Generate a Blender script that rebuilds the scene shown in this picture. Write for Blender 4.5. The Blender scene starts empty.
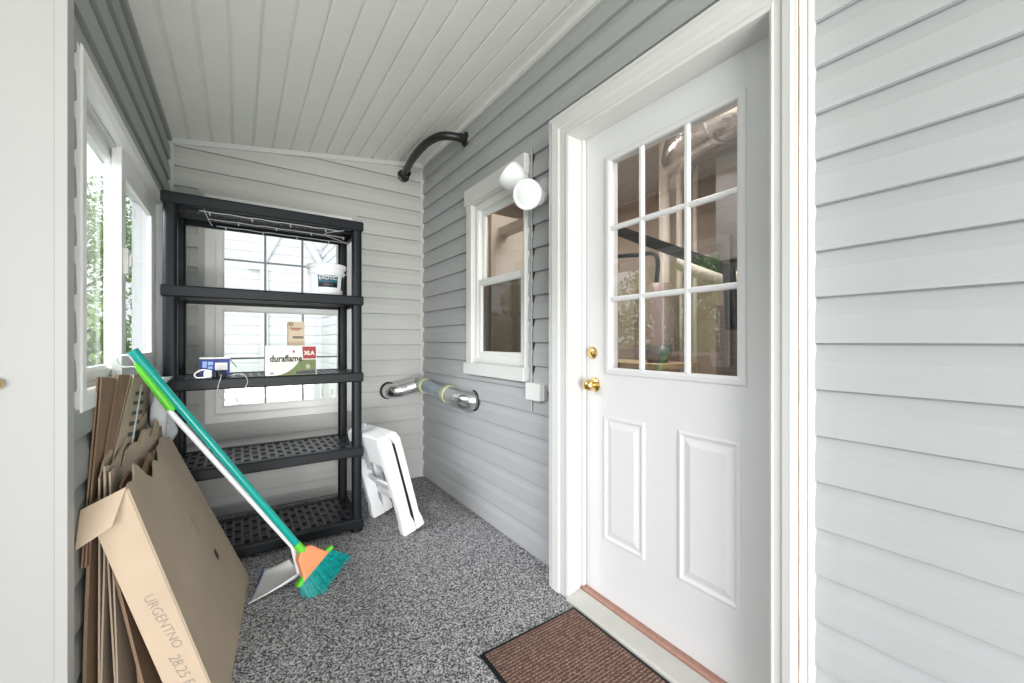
import bpy, bmesh, math, random
from mathutils import Vector, Matrix
random.seed(7)
scn = bpy.context.scene
COL = scn.collection
V = Vector
EYE = 1.14

# ------------------------------------------------------------------ materials
def mat(name, col, rough=.6, metal=0.0, spec=.4, var=0.0, vscale=6.0, bump=0.0, bscale=60.0, stretch=None,
        col2=None, trans=None, coat=0.0, emit=None):
    m = bpy.data.materials.new(name); m.use_nodes = True
    nt = m.node_tree; N = nt.nodes; L = nt.links
    b = N['Principled BSDF']
    b.inputs['Base Color'].default_value = (*col, 1)
    b.inputs['Roughness'].default_value = rough
    b.inputs['Metallic'].default_value = metal
    b.inputs['Specular IOR Level'].default_value = spec
    b.inputs['Coat Weight'].default_value = coat
    tc = N.new('ShaderNodeTexCoord'); mp = N.new('ShaderNodeMapping')
    L.new(tc.outputs['Object'], mp.inputs['Vector'])
    if stretch: mp.inputs['Scale'].default_value = stretch
    if var or col2:
        n = N.new('ShaderNodeTexNoise'); n.inputs['Scale'].default_value = vscale; n.inputs['Detail'].default_value = 5
        L.new(mp.outputs[0], n.inputs['Vector'])
        r = N.new('ShaderNodeValToRGB'); r.color_ramp.elements[0].position = .3; r.color_ramp.elements[1].position = .72
        c2 = col2 if col2 else tuple(min(1, c*(1+var)) for c in col)
        c1 = col if col2 else tuple(c*(1-var) for c in col)
        r.color_ramp.elements[0].color = (*c1, 1); r.color_ramp.elements[1].color = (*c2, 1)
        L.new(n.outputs['Fac'], r.inputs[0]); L.new(r.outputs[0], b.inputs['Base Color'])
    if bump:
        n2 = N.new('ShaderNodeTexNoise'); n2.inputs['Scale'].default_value = bscale; n2.inputs['Detail'].default_value = 4
        L.new(mp.outputs[0], n2.inputs['Vector'])
        bp = N.new('ShaderNodeBump'); bp.inputs['Strength'].default_value = bump; bp.inputs['Distance'].default_value = .004
        L.new(n2.outputs['Fac'], bp.inputs['Height']); L.new(bp.outputs[0], b.inputs['Normal'])
    if trans:
        b.inputs['Transmission Weight'].default_value = trans
    if emit:
        b.inputs['Emission Color'].default_value = (*col, 1); b.inputs['Emission Strength'].default_value = emit
    return m

def glass_mat(name, tint=(1, 1, 1), refl=1.0, base=.04, ior=1.5):
    m = bpy.data.materials.new(name); m.use_nodes = True
    nt = m.node_tree; N = nt.nodes; L = nt.links; N.clear()
    o = N.new('ShaderNodeOutputMaterial'); mx = N.new('ShaderNodeMixShader')
    t = N.new('ShaderNodeBsdfTransparent'); t.inputs[0].default_value = (*tint, 1)
    g = N.new('ShaderNodeBsdfGlossy'); g.inputs['Roughness'].default_value = .01; g.inputs[0].default_value = (refl, refl, refl, 1)
    f = N.new('ShaderNodeFresnel'); f.inputs['IOR'].default_value = ior
    ad = N.new('ShaderNodeMath'); ad.operation = 'ADD'; ad.inputs[1].default_value = base; ad.use_clamp = True
    geo = N.new('ShaderNodeNewGeometry')
    im = N.new('ShaderNodeMix'); im.data_type = 'FLOAT'; im.inputs[2].default_value = ior; im.inputs[3].default_value = 1/ior
    L.new(geo.outputs['Backfacing'], im.inputs[0]); L.new(im.outputs[0], f.inputs['IOR'])   # same sheen from either side of the pane
    L.new(f.outputs[0], ad.inputs[0]); L.new(ad.outputs[0], mx.inputs[0])
    L.new(t.outputs[0], mx.inputs[1]); L.new(g.outputs[0], mx.inputs[2]); L.new(mx.outputs[0], o.inputs[0])
    return m

M = {}
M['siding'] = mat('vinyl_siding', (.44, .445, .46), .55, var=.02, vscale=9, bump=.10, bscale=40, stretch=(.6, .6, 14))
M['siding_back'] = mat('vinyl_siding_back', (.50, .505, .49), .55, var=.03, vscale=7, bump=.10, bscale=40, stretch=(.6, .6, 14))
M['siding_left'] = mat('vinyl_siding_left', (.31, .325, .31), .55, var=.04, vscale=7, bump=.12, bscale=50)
M['sidingtrim'] = mat('vinyl_trim', (.56, .57, .56), .5)
M['soffit'] = mat('soffit_vinyl', (.80, .80, .775), .5, var=.015, vscale=4)
M['white'] = mat('white_paint', (.71, .71, .70), .45, var=.01, vscale=5, bump=.04, bscale=90)
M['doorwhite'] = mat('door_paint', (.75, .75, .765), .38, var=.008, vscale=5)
M['doorleft'] = mat('dimmed_white_paint', (.40, .40, .395), .5, var=.012, vscale=4, bump=.08, bscale=50)  # white leaf darkened in colour to offset the strong light on it
M['vinylwhite'] = mat('window_vinyl', (.80, .80, .79), .35)
M['glass'] = glass_mat('clear_glass', (.97, .98, .98), .9, .02)
M['narrowglass'] = glass_mat('narrow_glass', (.62, .60, .56), .45, .05)
M['sliderglass'] = glass_mat('slider_glass', (.97, .99, .99), .7, .03, 1.25)
M['doorglass'] = glass_mat('door_glass', (.80, .79, .78), 1.0, .13)
M['muntin_grey'] = mat('muntin_grey', (.30, .32, .36), .5)
M['brass'] = mat('polished_brass', (.72, .52, .22), .22, 1.0, var=.05)
M['black'] = mat('black_plastic', (.006, .008, .011), .42, spec=.28, bump=.05, bscale=120)
M['blackdeck'] = mat('black_shelf_deck', (.02, .022, .028), .32, spec=.8)
M['blackiron'] = mat('black_iron_pipe', (.012, .011, .012), .35, spec=.5, bump=.3, bscale=60)
M['galv'] = mat('galvanised_duct', (.78, .80, .82), .24, 1.0, var=.12, vscale=14, bump=.5, bscale=18)
M['galvblue'] = mat('galvanised_pipe', (.42, .50, .56), .33, .9, var=.15, vscale=10, bump=.2, bscale=30)
M['foil'] = mat('foil_tape', (.85, .85, .87), .2, 1.0, var=.1, vscale=30, bump=.8, bscale=40)
M['tape_yellow'] = mat('faded_tape', (.62, .60, .36), .5, .3, var=.15, vscale=40)
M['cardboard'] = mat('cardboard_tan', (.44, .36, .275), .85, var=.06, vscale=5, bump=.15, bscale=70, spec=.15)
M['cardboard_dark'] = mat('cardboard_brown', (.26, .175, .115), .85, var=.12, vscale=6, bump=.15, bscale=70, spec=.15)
M['cardboard_lit'] = mat('cardboard_lit_side', (.56, .44, .33), .8, var=.06, vscale=5, bump=.1, bscale=60, spec=.2)  # same cardboard, painted paler for the carton's lit near side
M['ink'] = mat('print_ink', (.035, .045, .035), .7)
M['inkgreen'] = mat('print_ink_green', (.05, .065, .045), .7)
M['pencil'] = mat('marker_grey', (.36, .31, .27), .8)
M['teal'] = mat('teal_plastic', (.0, .36, .31), .28, spec=.5, coat=.3)
M['tealbristle'] = mat('teal_bristle', (.0, .30, .29), .5, var=.3, vscale=60)
M['green'] = mat('lime_plastic', (.13, .62, .04), .35, spec=.5)
M['orange'] = mat('orange_plastic', (.80, .31, .14), .45)
M['whiteplastic'] = mat('white_plastic', (.84, .85, .87), .35, var=.01)
M['greyplastic'] = mat('grey_plastic', (.55, .56, .57), .4)
M['blueplastic'] = mat('blue_plastic', (.03, .09, .32), .4)
M['rubber'] = mat('grey_rubber', (.10, .10, .11), .8)
M['film'] = mat('crumpled_film', (.62, .64, .66), .25, spec=.6, var=.15, vscale=9, bump=.9, bscale=14)
M['paper'] = mat('white_card', (.80, .78, .72), .6)
M['tancard'] = mat('tan_card', (.62, .50, .37), .7, var=.04)
M['bluecard'] = mat('blue_card', (.008, .03, .22), .45, var=.1)
M['redcard'] = mat('red_card', (.30, .03, .035), .5)
M['olivecard'] = mat('photo_print', (.16, .12, .06), .5, col2=(.10, .24, .06), vscale=45)
M['darkprint'] = mat('dark_print', (.05, .04, .07), .5, var=.4, vscale=50)
M['logo_black'] = mat('logo_black', (.008, .008, .008), .5)
M['navylabel'] = mat('navy_label', (.01, .05, .10), .45, col2=(.01, .14, .20), vscale=25)
M['cream'] = mat('cream_print', (.78, .70, .60), .6)
M['wirewhite'] = mat('white_wire', (.55, .55, .60), .4)
M['sill'] = mat('aluminium_threshold', (.60, .59, .55), .45, .15, var=.04, vscale=9)
M['brick_red'] = mat('threshold_oak', (.40, .22, .17), .55, var=.12, vscale=12, stretch=(1, 6, 1))
M['caulk'] = mat('aged_caulk', (.34, .28, .22), .8, var=.2, vscale=15)
M['darkgap'] = mat('dark_gap', (.03, .03, .03), .9)
M['roomwall'] = mat('utility_wall', (.52, .44, .37), .8, var=.05)
M['roomceil'] = mat('utility_ceiling', (.55, .48, .41), .8, var=.05)
M['roomfloor'] = mat('utility_floor', (.10, .08, .07), .7, var=.2)
M['greymetal'] = mat('grey_sheet_metal', (.20, .20, .21), .4, .6, var=.1)
M['furnace'] = mat('furnace_enamel', (.26, .20, .19), .45, .2)
M['pvc'] = mat('white_pvc', (.72, .68, .62), .4)
M['wood'] = mat('bench_wood', (.42, .33, .20), .5, var=.2, stretch=(1, 8, 1))
M['bark'] = mat('tree_bark', (.16, .12, .09), .9, var=.3, vscale=20, bump=.5)
M['leaf'] = mat('green_leaves', (.14, .27, .08), .6, col2=(.42, .58, .22), vscale=3)
M['grass'] = mat('lawn', (.22, .34, .12), .9, col2=(.34, .42, .20), vscale=8)
M['neighbour'] = mat('white_siding', (.88, .88, .92), .6)
M['picket'] = mat('white_fence_paint', (.85, .86, .88), .6)
M['tabletop'] = mat('stone_table', (.3, .3, .3), .5)
M['terracotta'] = mat('clay_pot', (.35, .30, .27), .7)

def carpet_mat():
    m = bpy.data.materials.new('speckled_grey_carpet'); m.use_nodes = True
    nt = m.node_tree; N = nt.nodes; L = nt.links; b = N['Principled BSDF']
    tc = N.new('ShaderNodeTexCoord')
    v = N.new('ShaderNodeTexVoronoi'); v.inputs['Scale'].default_value = 210
    L.new(tc.outputs['Object'], v.inputs['Vector'])
    sp = N.new('ShaderNodeSeparateColor'); L.new(v.outputs['Color'], sp.inputs[0])
    n = N.new('ShaderNodeTexNoise'); n.inputs['Scale'].default_value = 75; n.inputs['Detail'].default_value = 6; n.inputs['Roughness'].default_value = .75
    L.new(tc.outputs['Object'], n.inputs['Vector'])
    a = N.new('ShaderNodeMath'); a.operation = 'MULTIPLY_ADD'; a.inputs[1].default_value = .55
    s2 = N.new('ShaderNodeMath'); s2.operation = 'MULTIPLY'; s2.inputs[1].default_value = .45
    L.new(n.outputs['Fac'], s2.inputs[0]); L.new(sp.outputs[0], a.inputs[0]); L.new(s2.outputs[0], a.inputs[2])
    r = N.new('ShaderNodeValToRGB'); e = r.color_ramp.elements
    e[0].position = .20; e[0].color = (.025, .025, .03, 1)
    e[1].position = .82; e[1].color = (.74, .73, .74, 1)
    x = e.new(.40); x.color = (.13, .13, .14, 1)
    x = e.new(.55); x.color = (.34, .335, .345, 1)
    L.new(a.outputs[0], r.inputs[0]); L.new(r.outputs[0], b.inputs['Base Color'])
    b.inputs['Roughness'].default_value = .95; b.inputs['Specular IOR Level'].default_value = .1
    bp = N.new('ShaderNodeBump'); bp.inputs['Strength'].default_value = .5; bp.inputs['Distance'].default_value = .004
    L.new(a.outputs[0], bp.inputs['Height']); L.new(bp.outputs[0], b.inputs['Normal'])
    return m
M['carpet'] = carpet_mat()

def mat_mat():
    m = bpy.data.materials.new('brown_ribbed_carpet'); m.use_nodes = True
    nt = m.node_tree; N = nt.nodes; L = nt.links; b = N['Principled BSDF']
    tc = N.new('ShaderNodeTexCoord')
    mp = N.new('ShaderNodeMapping'); mp.inputs['Scale'].default_value = (1, 1, 1)
    L.new(tc.outputs['Object'], mp.inputs['Vector'])
    w = N.new('ShaderNodeTexWave'); w.bands_direction = 'Y'; w.inputs['Scale'].default_value = 24; w.inputs['Distortion'].default_value = 3.5
    w.inputs['Detail'].default_value = 3; w.inputs['Detail Scale'].default_value = 6
    L.new(mp.outputs[0], w.inputs['Vector'])
    n = N.new('ShaderNodeTexNoise'); n.inputs['Scale'].default_value = 150; n.inputs['Detail'].default_value = 3
    L.new(mp.outputs[0], n.inputs['Vector'])
    mx = N.new('ShaderNodeMath'); mx.operation = 'MULTIPLY'
    wm = N.new('ShaderNodeMath'); wm.operation = 'MULTIPLY_ADD'; wm.inputs[1].default_value = .55; wm.inputs[2].default_value = .42
    L.new(w.outputs['Fac'], wm.inputs[0]); L.new(wm.outputs[0], mx.inputs[0]); L.new(n.outputs['Fac'], mx.inputs[1])
    r = N.new('ShaderNodeValToRGB'); e = r.color_ramp.elements
    e[0].position = .02; e[0].color = (.055, .032, .026, 1)
    e[1].position = .72; e[1].color = (.50, .36, .29, 1)
    x = e.new(.32); x.color = (.15, .085, .068, 1)
    L.new(mx.outputs[0], r.inputs[0]); L.new(r.outputs[0], b.inputs['Base Color'])
    b.inputs['Roughness'].default_value = .95; b.inputs['Specular IOR Level'].default_value = .1
    bp = N.new('ShaderNodeBump'); bp.inputs['Strength'].default_value = .8; bp.inputs['Distance'].default_value = .006
    L.new(mx.outputs[0], bp.inputs['Height']); L.new(bp.outputs[0], b.inputs['Normal'])
    return m
M['doormat'] = mat_mat()

# ------------------------------------------------------------------ object helpers
def link(name, me, m, parent=None):
    o = bpy.data.objects.new(name, me); COL.objects.link(o)
    if m is not None and not me.materials: me.materials.append(m)
    if parent is not None: o.parent = parent
    return o
def tag(o, label=None, cat=None, group=None, kind=None):
    if label: o['label'] = label
    if cat: o['category'] = cat
    if group: o['group'] = group
    if kind: o['kind'] = kind
    return o
def empty(name, label, cat, loc=(0, 0, 0), group=None, kind=None):
    o = bpy.data.objects.new(name, None); COL.objects.link(o); o.location = loc; o.empty_display_size = .05
    return tag(o, label, cat, group, kind)
def struct_empty(name):
    o = bpy.data.objects.new(name, None); COL.objects.link(o); o['kind'] = 'structure'; return o

class MB:
    """collects shapes in world coordinates, then links them as one mesh"""
    def __init__(s): s.v = []; s.f = []
    def add(s, vs, fs):
        k = len(s.v); s.v += [V(p) for p in vs]; s.f += [tuple(i+k for i in f) for f in fs]
    def box(s, x0, x1, y0, y1, z0, z1):
        s.add([(x0,y0,z0),(x1,y0,z0),(x1,y1,z0),(x0,y1,z0),(x0,y0,z1),(x1,y0,z1),(x1,y1,z1),(x0,y1,z1)],
              [(0,3,2,1),(4,5,6,7),(0,1,5,4),(1,2,6,5),(2,3,7,6),(3,0,4,7)])
    def bar(s, p0, p1, w, h, up=(0, 0, 1)):
        p0, p1 = V(p0), V(p1); d = (p1-p0).normalized(); a = d.cross(V(up))
        if a.length < 1e-4: a = d.cross(V((1, 0, 0)))
        a.normalize(); b = a.cross(d); a *= w/2; b *= h/2
        s.add([p0-a-b, p0+a-b, p0+a+b, p0-a+b, p1-a-b, p1+a-b, p1+a+b, p1-a+b],
              [(0,3,2,1),(4,5,6,7),(0,1,5,4),(1,2,6,5),(2,3,7,6),(3,0,4,7)])
    def tube(s, pts, r, n=12, cap=True):
        pts = [V(p) for p in pts]; rs = r if isinstance(r, (list, tuple)) else [r]*len(pts)
        k = len(s.v); prev = None
        for i, p in enumerate(pts):
            d = ((pts[i+1]-p) if i == 0 else (p-pts[i-1]) if i == len(pts)-1 else (pts[i+1]-pts[i-1])).normalized()
            if prev is None:
                a = d.cross(V((0, 0, 1)));  a = a if a.length > 1e-3 else d.cross(V((1, 0, 0)))
            else: a = prev - d*prev.dot(d)
            a.normalize(); prev = a; b = d.cross(a)
            for j in range(n):
                t = 2*math.pi*j/n; s.v.append(p + (a*math.cos(t)+b*math.sin(t))*rs[i])
        for i in range(len(pts)-1):
            for j in range(n):
                q = k+i*n; s.f.append((q+j, q+(j+1) % n, q+n+(j+1) % n, q+n+j))
        if cap:
            s.f.append(tuple(k+j for j in reversed(range(n)))); s.f.append(tuple(k+(len(pts)-1)*n+j for j in range(n)))
    def lathe(s, prof, o, axis=(0, 0, 1), n=32):
        """prof = [(radius, distance along axis)]"""
        o = V(o); d = V(axis).normalized(); a = d.cross(V((0, 0, 1))); a = a if a.length > 1e-3 else V((1, 0, 0))
        a.normalize(); b = d.cross(a); k = len(s.v)
        for r, h in prof:
            for j in range(n):
                t = 2*math.pi*j/n; s.v.append(o + d*h + (a*math.cos(t)+b*math.sin(t))*max(r, 1e-5))
        for i in range(len(prof)-1):
            for j in range(n):
                q = k+i*n; s.f.append((q+j, q+(j+1) % n, q+n+(j+1) % n, q+n+j))
    def prism(s, poly, o, ex, ey, depth):
        """2-D polygon in plane (o, ex, ey), extruded by the vector depth"""
        o, ex, ey, dp = V(o), V(ex), V(ey), V(depth); n = len(poly); k = len(s.v)
        for q in (0, 1):
            for x, y in poly: s.v.append(o+ex*x+ey*y+dp*q)
        s.f.append(tuple(k+i for i in range(n))); s.f.append(tuple(k+n+i for i in reversed(range(n))))
        for i in range(n): s.f.append((k+i, k+n+i, k+n+(i+1) % n, k+(i+1) % n))
    def grid(s, fn, nu, nv):
        k = len(s.v)
        for i in range(nu+1):
            for j in range(nv+1): s.v.append(V(fn(i/nu, j/nv)))
        for i in range(nu):
            for j in range(nv):
                q = k+i*(nv+1)+j; s.f.append((q, q+nv+1, q+nv+2, q+1))
    def rings(s, mp, a0, a1, b0, b1, prof, fill=False, sides=4):
        """nested mitred rectangles: prof = [(inset, out)], mp(a, b, out) -> point; inset may be (da0, da1, db0, db1)"""
        k = len(s.v)
        for ins, out in prof:
            i0, i1, j0, j1 = ins if isinstance(ins, tuple) else (ins,)*4
            for a, b in ((a0+i0, b0+j0), (a1-i1, b0+j0), (a1-i1, b1-j1), (a0+i0, b1-j1)): s.v.append(V(mp(a, b, out)))
        for i in range(len(prof)-1):
            for j in range(4): q = k+4*i; s.f.append((q+j, q+(j+1) % 4, q+4+(j+1) % 4, q+4+j))
        if fill: q = k+4*(len(prof)-1); s.f.append((q, q+1, q+2, q+3))
    def build(s, name, m, parent=None, smooth=False, bevel=0, solid=0, loc=None, sub=0, angle=40, norm=True):
        me = bpy.data.meshes.new(name); me.from_pydata([tuple(p) for p in s.v], [], s.f); me.update()
        bm = bmesh.new(); bm.from_mesh(me)
        if norm: bmesh.ops.recalc_face_normals(bm, faces=bm.faces)
        bm.to_mesh(me); bm.free()
        mats = m if isinstance(m, (list, tuple)) else [m]
        for q in mats: me.materials.append(q)
        if smooth:
            for p in me.polygons: p.use_smooth = True
            try: me.set_sharp_from_angle(angle=math.radians(angle))
            except Exception: pass
        o = bpy.data.objects.new(name, me); COL.objects.link(o)
        if loc is not None:
            L = V(loc)
            for q in me.vertices: q.co -= L
            o.location = L
        if parent is not None:
            base = V(parent.location); pp = parent.parent
            while pp is not None: base += V(pp.location); pp = pp.parent
            o.parent = parent
            if loc is None:
                for q in me.vertices: q.co -= base
            else: o.location = V(loc)-base
        if sub:
            d = o.modifiers.new('sub', 'SUBSURF'); d.levels = d.render_levels = sub
        if solid:
            d = o.modifiers.new('solid', 'SOLIDIFY'); d.thickness = solid; d.offset = 0
        if bevel:
            d = o.modifiers.new('bevel', 'BEVEL'); d.width = bevel; d.segments = 2; d.limit_method = 'ANGLE'; d.angle_limit = math.radians(35)
        return o

def text_verts(txt, size, bold=0.0, ex=0.0008):
    cu = bpy.data.curves.new('t', 'FONT'); cu.body = txt; cu.size = size; cu.align_x = 'CENTER'; cu.align_y = 'CENTER'
    cu.offset = bold; cu.resolution_u = 3
    o = bpy.data.objects.new('t', cu); COL.objects.link(o)
    dg = bpy.context.evaluated_depsgraph_get(); dg.update()
    me = bpy.data.meshes.new_from_object(o.evaluated_get(dg))
    vs = [v.co.copy() for v in me.vertices]; fs = [tuple(p.vertices) for p in me.polygons]
    bpy.data.objects.remove(o); bpy.data.meshes.remove(me); bpy.data.curves.remove(cu)
    return vs, fs
def put_text(name, txt, size, m, parent, fn, bold=0.0, xs=1.0):
    """fn(x, y) -> world point on the surface"""
    vs, fs = text_verts(txt, size, bold); b = MB(); b.add([fn(p.x*xs, p.y) for p in vs], fs)
    return b.build(name, m, parent, norm=False)
def catmull(pts, n=10):
    pts = [V(p) for p in pts]; P = [pts[0]*2-pts[1]]+pts+[pts[-1]*2-pts[-2]]; out = []
    for i in range(1, len(P)-2):
        for k in range(n):
            t = k/n; a, b, c, d = P[i-1:i+3]
            out.append(.5*((2*b)+(c-a)*t+(2*a-5*b+4*c-d)*t*t+(3*b-a-3*c+d)*t**3))
    return out+[pts[-1]]

# ------------------------------------------------------------------ setting: dimensions
XR, XL, YB = 1.302, -.357, 3.24
SP, Z0 = .1245, 1.136-9*.1245           # siding course height and phase
def ceil_z(x): return 2.394+(x-XL)*.15
CZ = 2.75

def siding(mb, mp, a0, a1, ztop, holes=(), z_off=0.0, out=.014, sp=SP):
    """dutch-lap courses on plane mp(a, z, out); holes = (a0, a1, z0, z1)"""
    k0 = int(math.floor((0-Z0-z_off)/sp))-1
    def cut(za, oa, zb, ob):
        lo, hi = max(min(za, zb), 0), min(max(za, zb), ztop)
        if abs(za-zb) < 1e-6:
            z = za
            if z < 0 or z > ztop: return
            segs = [(a0, a1)]
            for h in holes:
                if h[2] < z < h[3]:
                    segs = [q for s_ in segs for q in ((s_[0], min(s_[1], h[0])), (max(s_[0], h[1]), s_[1])) if q[1]-q[0] > 1e-5]
            for p, q in segs: mb.add([mp(p, z, oa), mp(q, z, oa), mp(q, z, ob), mp(p, z, ob)], [(0, 1, 2, 3)])
            return
        if hi <= lo: return
        zs = sorted({lo, hi} | {h[i] for h in holes for i in (2, 3) if lo < h[i] < hi})
        o_ = lambda z: oa+(ob-oa)*(z-za)/(zb-za)
        for u, w in zip(zs, zs[1:]):
            mid = (u+w)/2; segs = [(a0, a1)]
            for h in holes:
                if h[2] < mid < h[3]:
                    segs = [q for s_ in segs for q in ((s_[0], min(s_[1], h[0])), (max(s_[0], h[1]), s_[1])) if q[1]-q[0] > 1e-5]
            for p, q in segs: mb.add([mp(p, u, o_(u)), mp(q, u, o_(u)), mp(q, w, o_(w)), mp(p, w, o_(w))], [(0, 1, 2, 3)])
    k = k0
    while True:
        zb = Z0+z_off+k*sp
        if zb > ztop: break
        cut(zb, -.004, zb, out)                       # lip underside
        cut(zb, out, zb+.012, out+.0012)
        cut(zb+.012, out+.0012, zb+.60*sp, out-.001)   # face
        cut(zb+.60*sp, out-.001, zb+.95*sp, .001)       # concave lap
        cut(zb+.95*sp, .001, zb+sp, -.004)
        k += 1

right = lambda a, z, o: (XR-o, a, z)
back = lambda a, z, o: (a, YB-o, z)
left = lambda a, z, o: (XL+o, a, z)

# right wall (house wall), with door and window openings
W3 = (1.735, 2.395, .94, 2.125)
mb = MB(); siding(mb, right, -.9, 3.24, CZ, [(.434, 1.43, -.1, 2.15), W3]); w = mb.build('wall_right', M['siding'], norm=False); w['kind'] = 'structure'
W2 = (-.165, .71, .62, 2.075)
mb = MB(); siding(mb, back, XL, XR, CZ, [W2], z_off=-.02); w = mb.build('wall_back', M['siding_back'], norm=False); w['kind'] = 'structure'
W1 = (1.530, 2.89, .96, 1.915)
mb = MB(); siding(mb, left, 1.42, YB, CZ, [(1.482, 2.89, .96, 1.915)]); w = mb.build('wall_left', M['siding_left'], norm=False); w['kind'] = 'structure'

# floor and ceiling
mb = MB(); mb.box(-2.6, 1.45, -2.4, 3.4, -.12, 0); f = mb.build('floor', M['carpet']); f['kind'] = 'structure'
mb = MB(); gx = [-.251+.1124*i for i in range(-9, 15)]
pr = []
for g in gx:
    pr += [(g-.011, 0), (g-.0085, .010), (g-.001, .010), (g+.0005, .003), (g+.010, 0)]
pr = [(x, d) for x, d in pr if -1.2 < x < XR+.05]
pr = [(-1.25, 0)]+pr+[(XR+.06, 0)]
for (x0, d0), (x1, d1) in zip(pr, pr[1:]):
    mb.add([(x0, -1.3, ceil_z(x0)+d0), (x1, -1.3, ceil_z(x1)+d1), (x1, YB+.02, ceil_z(x1)+d1), (x0, YB+.02, ceil_z(x0)+d0)], [(0, 1, 2, 3)])
mb.add([(-1.3, -1.3, ceil_z(-1.3)+.12), (XR+.1, -1.3, ceil_z(XR)+.14), (XR+.1, YB+.3, ceil_z(XR)+.14), (-1.3, YB+.3, ceil_z(-1.3)+.12)], [(0, 1, 2, 3)])
c = mb.build('ceiling', M['soffit'], norm=False); c['kind'] = 'structure'

mb = MB(); siding(mb, lambda a, z, o: (-1.20+o, a, z), -.5, 1.40, 2.5); w = mb.build('wall_light_block', M['siding'], norm=False); w['kind'] = 'structure'  # unseen wall, added to keep sky light off the near siding
mb = MB(); mb.box(-1.30, XL+.01, 1.40, 1.415, 0, 2.6); w = mb.build('wall_return', M['sidingtrim']); w['kind'] = 'structure'
# trim: corner posts, ceiling channels
n_trim = [0]
def trim(mb_, m='sidingtrim', **k):
    n_trim[0] += 1; o = mb_.build('trim_%d' % n_trim[0], M[m], **k); o['kind'] = 'structure'; return o
mb = MB(); mb.box(XR-.030, XR, YB-.018, YB, 0, CZ); mb.box(XR-.018, XR, YB-.030, YB-.018, 0, CZ); trim(mb, bevel=.003)
mb = MB(); mb.box(XL, XL+.030, YB-.018, YB, 0, 2.6); mb.box(XL, XL+.018, YB-.030, YB-.018, 0, 2.6); trim(mb, bevel=.003)
mb = MB(); mb.add([(XL, YB-.024, ceil_z(XL)-.034), (XR, YB-.024, ceil_z(XR)-.034), (XR, YB, ceil_z(XR)-.034), (XL, YB, ceil_z(XL)-.034),
                   (XL, YB-.024, ceil_z(XL)+.002), (XR, YB-.024, ceil_z(XR)+.002), (XR, YB, ceil_z(XR)+.002), (XL, YB, ceil_z(XL)+.002)],
                  [(0,3,2,1),(4,5,6,7),(0,1,5,4),(1,2,6,5),(2,3,7,6),(3,0,4,7)]); trim(mb, bevel=.004)
mb = MB(); mb.box(XR-.024, XR, -.6, YB-.02, ceil_z(XR)-.026, ceil_z(XR)+.01); trim(mb, 'soffit', bevel=.003)
mb = MB(); mb.box(XL, XL+.022, -.6, YB-.02, ceil_z(XL)-.022, ceil_z(XL)+.01); trim(mb, 'siding_left', bevel=.003)
mb = MB(); mb.box(XL-.02, XL+.016, 1.405, 1.448, 0, 2.5); trim(mb, 'siding_left', bevel=.003)
# channel of the siding beside the door (near side) and the old caulk line
mb = MB(); mb.box(1.262, XR, .430, .440, 0, CZ); trim(mb, bevel=.004)
mb = MB()
zz = [i*.14 for i in range(16)]
for z in zz: mb.box(1.206, 1.210, .4375-random.random()*.0012, .4405, z, z+.14)
trim(mb, 'caulk')

# ------------------------------------------------------------------ windows
def tb(o, nm=None):
    o['kind'] = 'structure'; return o
# window_1 : sliding window of the left wall
w1 = struct_empty('window_1')
mb = MB(); a0, a1, b0, b1 = 1.512, 2.900, .950, 1.928
mb.rings(left, a0, a1, b0, b1, [(0, .0), (0, .016), (.004, .019), (.040, .018), (.052, .004), (.052, -.085)])
mb.build('window_frame', M['vinylwhite'], w1, bevel=.002)
mb = MB(); mb.rings(left, a0, a1, b0, b1, [(.048, -.02), (.060, -.02), (.060, -.10)]); mb.build('track', M['greyplastic'], w1)
def sash(name, a0, a1, b0, b1, o0, o1, wd, mp, parent, m='vinylwhite', glass='glass'):
    mb = MB(); mb.rings(mp, a0, a1, b0, b1, [(0, o1), (0, o0), (wd*.75, o0), (wd, o0-.008), (wd, o1), (0, o1)])
    s_ = mb.build(name, M[m], parent, bevel=.0015)
    mb = MB(); e = wd-.003; q = (o0+o1)/2-.002
    mb.add([mp(a0+e, b0+e, q), mp(a1-e, b0+e, q), mp(a1-e, b1-e, q), mp(a0+e, b1-e, q)], [(0, 1, 2, 3)])
    mb.build('pane', M[glass], s_); return s_
ss = sash('sash', 1.566, 2.190, 1.004, 1.874, -.040, -.066, .050, left, w1, glass='sliderglass')
sash('sash', 2.085, 2.862, 1.000, 1.878, -.006, -.034, .085, left, w1, glass='sliderglass')
mb = MB(); mb.box(XL-.008, XL+.008, 2.105, 2.150, 1.40, 1.50); mb.box(XL+.006, XL+.016, 2.118, 2.138, 1.43, 1.475); mb.build('latch', M['vinylwhite'], w1, bevel=.003)

mb = MB(); mb.box(XL-.02, XL+.003, 1.478, 1.514, .955, 1.92); mb.build('gap', M['darkgap'], w1)  # dark strip standing in for the shade between siding and frame
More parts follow.
